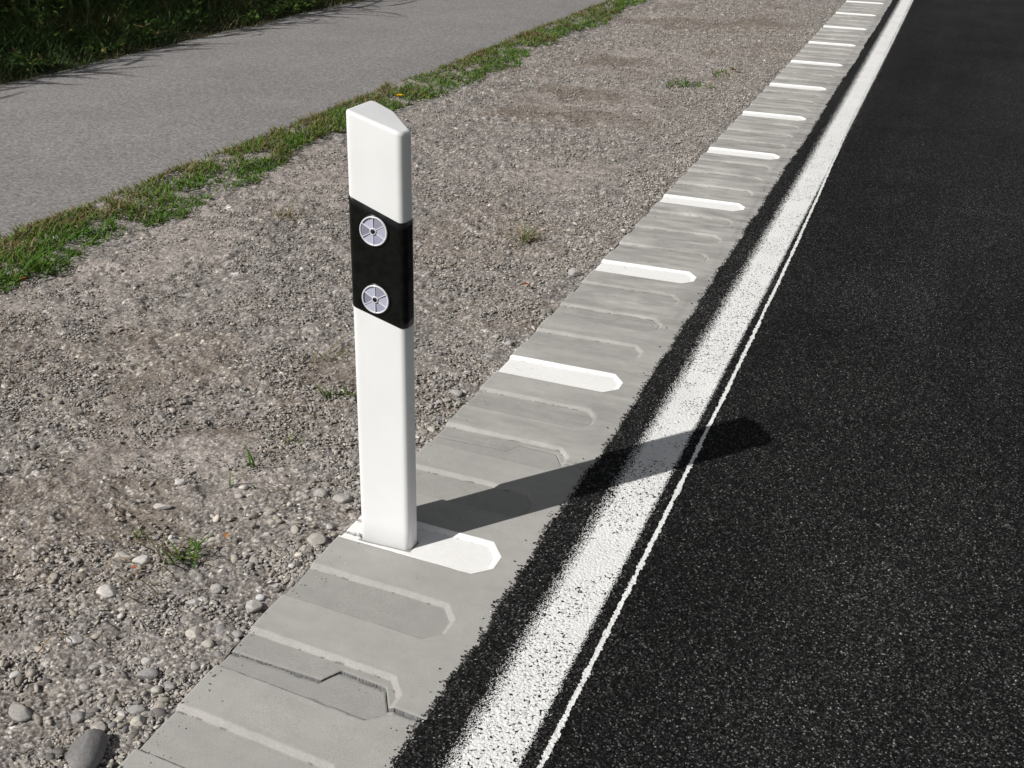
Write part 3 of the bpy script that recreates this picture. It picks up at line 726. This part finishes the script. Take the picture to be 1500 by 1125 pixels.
# ------------------------------------------------------------------ thicket beyond the path
def undergrowth():
    r = np.random.default_rng(41); n = 70000
    y = np.exp(r.uniform(np.log(4.2), np.log(26), n)); u = r.uniform(0, 1, n) ** 1.25 * 2.6
    edge = -5.54 + (fbm(y, y * 0 + 2, .5, 4, 4) - .5) * .16; x = edge - u
    p = fbm(x, y, .5, 4, 3); L = (.05 + .26 * r.random(n) ** 1.8) * np.clip(.25 + u / .8, .25, 1.1) * np.where(u > 1.2, .55, 1) * (.5 + p); Wd = (.004 + .005 * r.random(n))
    dry = np.clip(.10 + 1.6 * (fbm(x, y, .5, 3, 6) - .55) + .35 * (u < .12), .02, .7)
    cols = greens(n, r, dry, (.048, .110, .032)); z = .0 + .05 * sst(0, .5, u)
    o = blades('undergrowth', np.stack([x, y, z - .01], -1), L, Wd, cols, 9, M['leaf'], lean=.8, seg=3)
    tag(o, 'dark tangled grass and weeds beyond the path', 'undergrowth', kind='stuff')
    # broad-leaved plants among it
    n = 26000; y = np.exp(r.uniform(np.log(4.2), np.log(24), n)); u = .06 + r.random(n) * 2.3; cl = fbm(-5.5 - u, y, .32, 3, 2); k = r.random(n) < sst(.5, .66, cl); y, u = y[k], u[k]; n = len(y)
    x = -5.55 - u; z = .03 + r.random(n) * .30 * np.clip(u / .6, .25, 1)
    cols = greens(n, r, .06, (.075, .16, .03)) * r.uniform(.7, 1.5, (n, 1))
    o = blades('weed_leaves', np.stack([x, y, z], -1), r.uniform(.02, .055, n), r.uniform(.014, .034, n), cols, 10, M['leaf'], lean=2.0, seg=3)
    tag(o, 'broad leaves of low weeds in the shaded verge', 'undergrowth', kind='stuff')
undergrowth()
def thicket_leaves():
    r = np.random.default_rng(51); n = 60000
    y = r.uniform(-3, 27, n); u = r.random(n) ** .9 * 2.3; x = -7.30 - u
    top = 2.05 + .55 * fbm(x, y, .5, 3, 3) + .4 * vnoise(x, y, .12, 2); z = .25 + r.random(n) ** .8 * (top - .3)
    x = x + .30 * (z / 2.6) * r.random(n) 
    cols = greens(n, r, .08, (.05, .11, .03))
    o = blades('thicket_leaves', np.stack([x, y, z], -1), r.uniform(.12, .34, n), r.uniform(.022, .05, n), cols, 12, M['leaf'], lean=1.2, seg=3)
    tag(o, 'dense dark leafy mass of the tall thicket beyond the path', 'thicket', kind='stuff')
thicket_leaves()
def stalks():
    r = random.Random(9); protos = []
    for v in range(4):
        h = 2.1 + .15 * v; t = empty('leafy_stalk'); pts = [(.03 * math.sin(i * .9 + v), .03 * math.cos(i * .7 + v), h * i / 8) for i in range(9)]
        V, F = tube(pts, [.013 - .001 * i for i in range(9)]); c = np.tile(np.array([.26, .29, .15]), (len(V), 1)) * np.random.default_rng(v).uniform(.6, 1.3, (len(V), 1))
        st = np_mesh('stem', V, F, M['straw'], parent=t, col=c)
        rr = np.random.default_rng(70 + v); n = 16; zz = rr.uniform(.12, h, n)
        o = blades('leaves', np.stack([zz * 0, zz * 0, zz], -1), rr.uniform(.25, .5, n), rr.uniform(.02, .045, n), greens(n, rr, .3, (.06, .13, .03)), 80 + v, M['leaf'], lean=1.1, seg=4, droop=.9); o.parent = t
        protos.append(t)
    spots = []
    y = 5.5
    y = 6.9
    while y < 11.2:
        y += r.uniform(.08, .22); spots.append((-6.85 - r.random() * .45, y))
    for i, (x, y) in enumerate(spots):
        if i < 4: t = protos[i]
        else:
            p = protos[i % 4]; t = p.copy(); COL.objects.link(t)
            for ch in [c for c in bpy.data.objects if c.parent == p]:
                c2 = ch.copy(); COL.objects.link(c2); c2.parent = t
        t.location = (x, y, .02); t.rotation_euler = (r.uniform(-.07, .07), r.uniform(-.07, .07), r.random() * 6)
        tag(t, 'pale green upright stalk standing in the dark thicket beyond the path', 'stalk', group='stalks in the thicket')
stalks()

# ------------------------------------------------------------------ marker post
def rounded_poly(P, rads, seg=7):
    """P counter-clockwise corners -> outline points and outward normals"""
    n = len(P); out, nor = [], []
    for i in range(n):
        a, b, c = Vector(P[i - 1]), Vector(P[i]), Vector(P[(i + 1) % n])
        d1 = (a - b).normalized(); d2 = (c - b).normalized(); th = math.acos(max(-1, min(1, d1.dot(d2)))); rd = rads[i]
        cen = b + (d1 + d2).normalized() * (rd / math.sin(th / 2))
        n1 = Vector((-d1.y, d1.x)); n2 = Vector((d2.y, -d2.x))
        if n1.dot(b - cen) < 0: n1 = -n1
        if n2.dot(b - cen) < 0: n2 = -n2
        a1 = math.atan2(n1.y, n1.x); a2 = math.atan2(n2.y, n2.x)
        while a2 < a1: a2 += 2 * math.pi
        for k in range(seg + 1):
            t = a1 + (a2 - a1) * k / seg; nn = Vector((math.cos(t), math.sin(t))); out.append(cen + nn * rd); nor.append(nn)
    return out, nor
PX, PY, PZ = -1.060, 2.075, -.0105
POLY = [(-1.1235, 2.038), (-.996, 2.038), (-.994, 2.078), (-1.060, 2.140), (-1.1215, 2.156)]
OUT, NOR = rounded_poly(POLY, [.012, .015, .013, .03, .014])
def densify():
    o2, n2 = [], []
    for i in range(len(OUT)):
        a, b = OUT[i], OUT[(i + 1) % len(OUT)]; na, nb = NOR[i], NOR[(i + 1) % len(OUT)]
        m = max(1, int((b - a).length / .006))
        for k in range(m):
            t = k / m; o2.append(a.lerp(b, t)); n2.append(na.lerp(nb, t).normalized())
    return o2, n2
OUT, NOR = densify()
def ztop(x): return 1.005 - .295 * (x + 1.1235)
def build_post():
    t = empty('marker_post', (PX - .0025, PY, PZ))
    tag(t, 'white roadside marker post with a black slanted band and two round reflectors', 'marker post')
    n = len(OUT); rt = .008; rows = []
    def ring(off, zf): return [(p.x + q.x * off - PX, p.y + q.y * off - PY, zf(p.x + q.x * off) - PZ) for p, q in zip(OUT, NOR)]
    rows.append(ring(-.004, lambda x: PZ)); rows.append(ring(0, lambda x: PZ + .004))
    for zz in np.linspace(.05, .9, 18): rows.append(ring(0, lambda x, z=zz: z * (1 if z < .5 else 1) if z < .8 else z + (ztop(x) - .95) * (z - .8) / .1 * .5))
    for k in range(7):
        a = k / 6 * math.pi / 2; rows.append(ring(-rt * (1 - math.cos(a)), lambda x, a=a: ztop(x) - rt + rt * math.sin(a)))
    for s in (.985, .93, .8, .6, .35, .1, .0005):
        base = rows[8 + 18]
        cx = sum(v[0] for v in base) / n; cy = sum(v[1] for v in base) / n
        rows.append([(cx + (v[0] - cx) * s, cy + (v[1] - cy) * s, ztop(cx + (v[0] - cx) * s + PX) - PZ + .0004 * (1 - s)) for v in base])
    V = np.array(rows).reshape(-1, 3); m = len(rows); F = []
    for i in range(m - 1):
        for j in range(n): F.append((i * n + j, i * n + (j + 1) % n, (i + 1) * n + (j + 1) % n, (i + 1) * n + j))
    np_mesh('body', V, np.array(F), M['white_plastic'], parent=t)
    # black band
    def hi(x): return .829 - .385 * min(max(x + 1.1235, 0), .118)
    def lo(x): return .587 - .300 * min(max(x + 1.1235, 0), .118)
    rows = []; N_ = 14
    rows.append(ring(.0002, lambda x: lo(x) - .0006)); rows.append(ring(.0011, lo))
    for k in range(1, N_): rows.append(ring(.0011, lambda x, k=k: lo(x) + (hi(x) - lo(x)) * k / N_))
    rows.append(ring(.0011, hi)); rows.append(ring(.0002, lambda x: hi(x) + .0006))
    V = np.array(rows).reshape(-1, 3); m = len(rows); F = []
    for i in range(m - 1):
        for j in range(n): F.append((i * n + j, i * n + (j + 1) % n, (i + 1) * n + (j + 1) % n, (i + 1) * n + j))
    np_mesh('black_band', V, np.array(F), M['black_film'], parent=t)
    # reflectors on the face turned to the viewer
    for zc, sd_ in ((.7605, 1), (.6105, 2)):
        cx, cz, fy = -1.0634 - PX, zc - PZ, 2.0369 - PY; Rr = .0305; r = random.Random(sd_)
        V, F = [], []
        for s in range(6):                       # six lens sectors, each a tilted facet
            a0 = math.pi / 2 + s * math.pi / 3; a1 = a0 + math.pi / 3; b0 = len(V); tx = r.uniform(-.05, .05); tz = r.uniform(-.05, .05)
            for i in range(5):
                rr = .005 + (Rr - .005) * i / 4
                for k in range(9):
                    a = a0 + (a1 - a0) * k / 8; x, z = rr * math.cos(a), rr * math.sin(a)
                    V.append((cx + x, fy - .0022 - .0012 * (1 - (rr / Rr) ** 2) + tx * x + tz * z, cz + z))
            for i in range(4):
                for k in range(8): q = b0 + i * 9 + k; F.append((q, q + 1, q + 10, q + 9))
        lc = np.repeat(np.array([[.40, .41, .52], [.22, .22, .29], [.46, .47, .58], [.34, .35, .47], [.43, .44, .55], [.27, .27, .34]]), 45, axis=0)  # sector tones painted in, standing for how each prism facet reflects
        lens = np_mesh('reflector', np.array(V), np.array(F), M['lens'], parent=t, smooth=False, col=lc)
        # rim with spokes
        V, F = [], []; K = 40; prof = [(Rr - .0022, -.0022), (Rr - .0018, -.0042), (Rr, -.0046), (Rr + .0012, -.0036), (Rr + .0016, .0)]
        for (pr, py_) in prof:
            for k in range(K):
                a = 2 * math.pi * k / K; V.append((cx + pr * math.cos(a), fy + py_, cz + pr * math.sin(a)))
        for i in range(len(prof) - 1):
            for k in range(K): F.append((i * K + k, i * K + (k + 1) % K, (i + 1) * K + (k + 1) % K, (i + 1) * K + k))
        for s in range(6):
            a = math.pi / 2 + s * math.pi / 3; d = (math.cos(a), math.sin(a)); p = (-d[1], d[0]); b0 = len(V)
            for rr in (.004, Rr - .001):
                for sg, yy_ in ((-1, -.0022), (-.7, -.0048), (.7, -.0048), (1, -.0022)):
                    w_ = .00075 * sg; V.append((cx + d[0] * rr + p[0] * w_, fy + yy_, cz + d[1] * rr + p[1] * w_))
            for k in range(3): F.append((b0 + k, b0 + k + 1, b0 + k + 5, b0 + k + 4))
        np_mesh('rim', np.array(V), np.array(F), M['lens_rim'], parent=lens)
        for nm, prof, mt in (('hub_ring', [(.0075, -.002), (.0072, -.0055), (.0056, -.0057), (.0052, -.005)], M['lens_rim']), ('hub', [(.0054, -.0050), (.0050, -.0058), (.0001, -.0058)], M['hub'])):
            V, F = [], []; K = 20
            for (pr, py_) in prof:
                for k in range(K): a = 2 * math.pi * k / K; V.append((cx + pr * math.cos(a), fy + py_, cz + pr * math.sin(a)))
            for i in range(len(prof) - 1):
                for k in range(K): F.append((i * K + k, i * K + (k + 1) % K, (i + 1) * K + (k + 1) % K, (i + 1) * K + k))
            np_mesh(nm, np.array(V), np.array(F), mt, parent=lens)
        # black bezel round the reflector
        V, F = [], []; K = 40; prof = [(Rr + .0014, -.0005), (Rr + .0018, -.0026), (Rr + .0034, -.0028), (Rr + .0046, .0)]
        for (pr, py_) in prof:
            for k in range(K): a = 2 * math.pi * k / K; V.append((cx + pr * math.cos(a), fy + py_, cz + pr * math.sin(a)))
        for i in range(len(prof) - 1):
            for k in range(K): F.append((i * K + k, i * K + (k + 1) % K, (i + 1) * K + (k + 1) % K, (i + 1) * K + k))
        np_mesh('bezel', np.array(V), np.array(F), M['black_film'], parent=lens)
build_post()
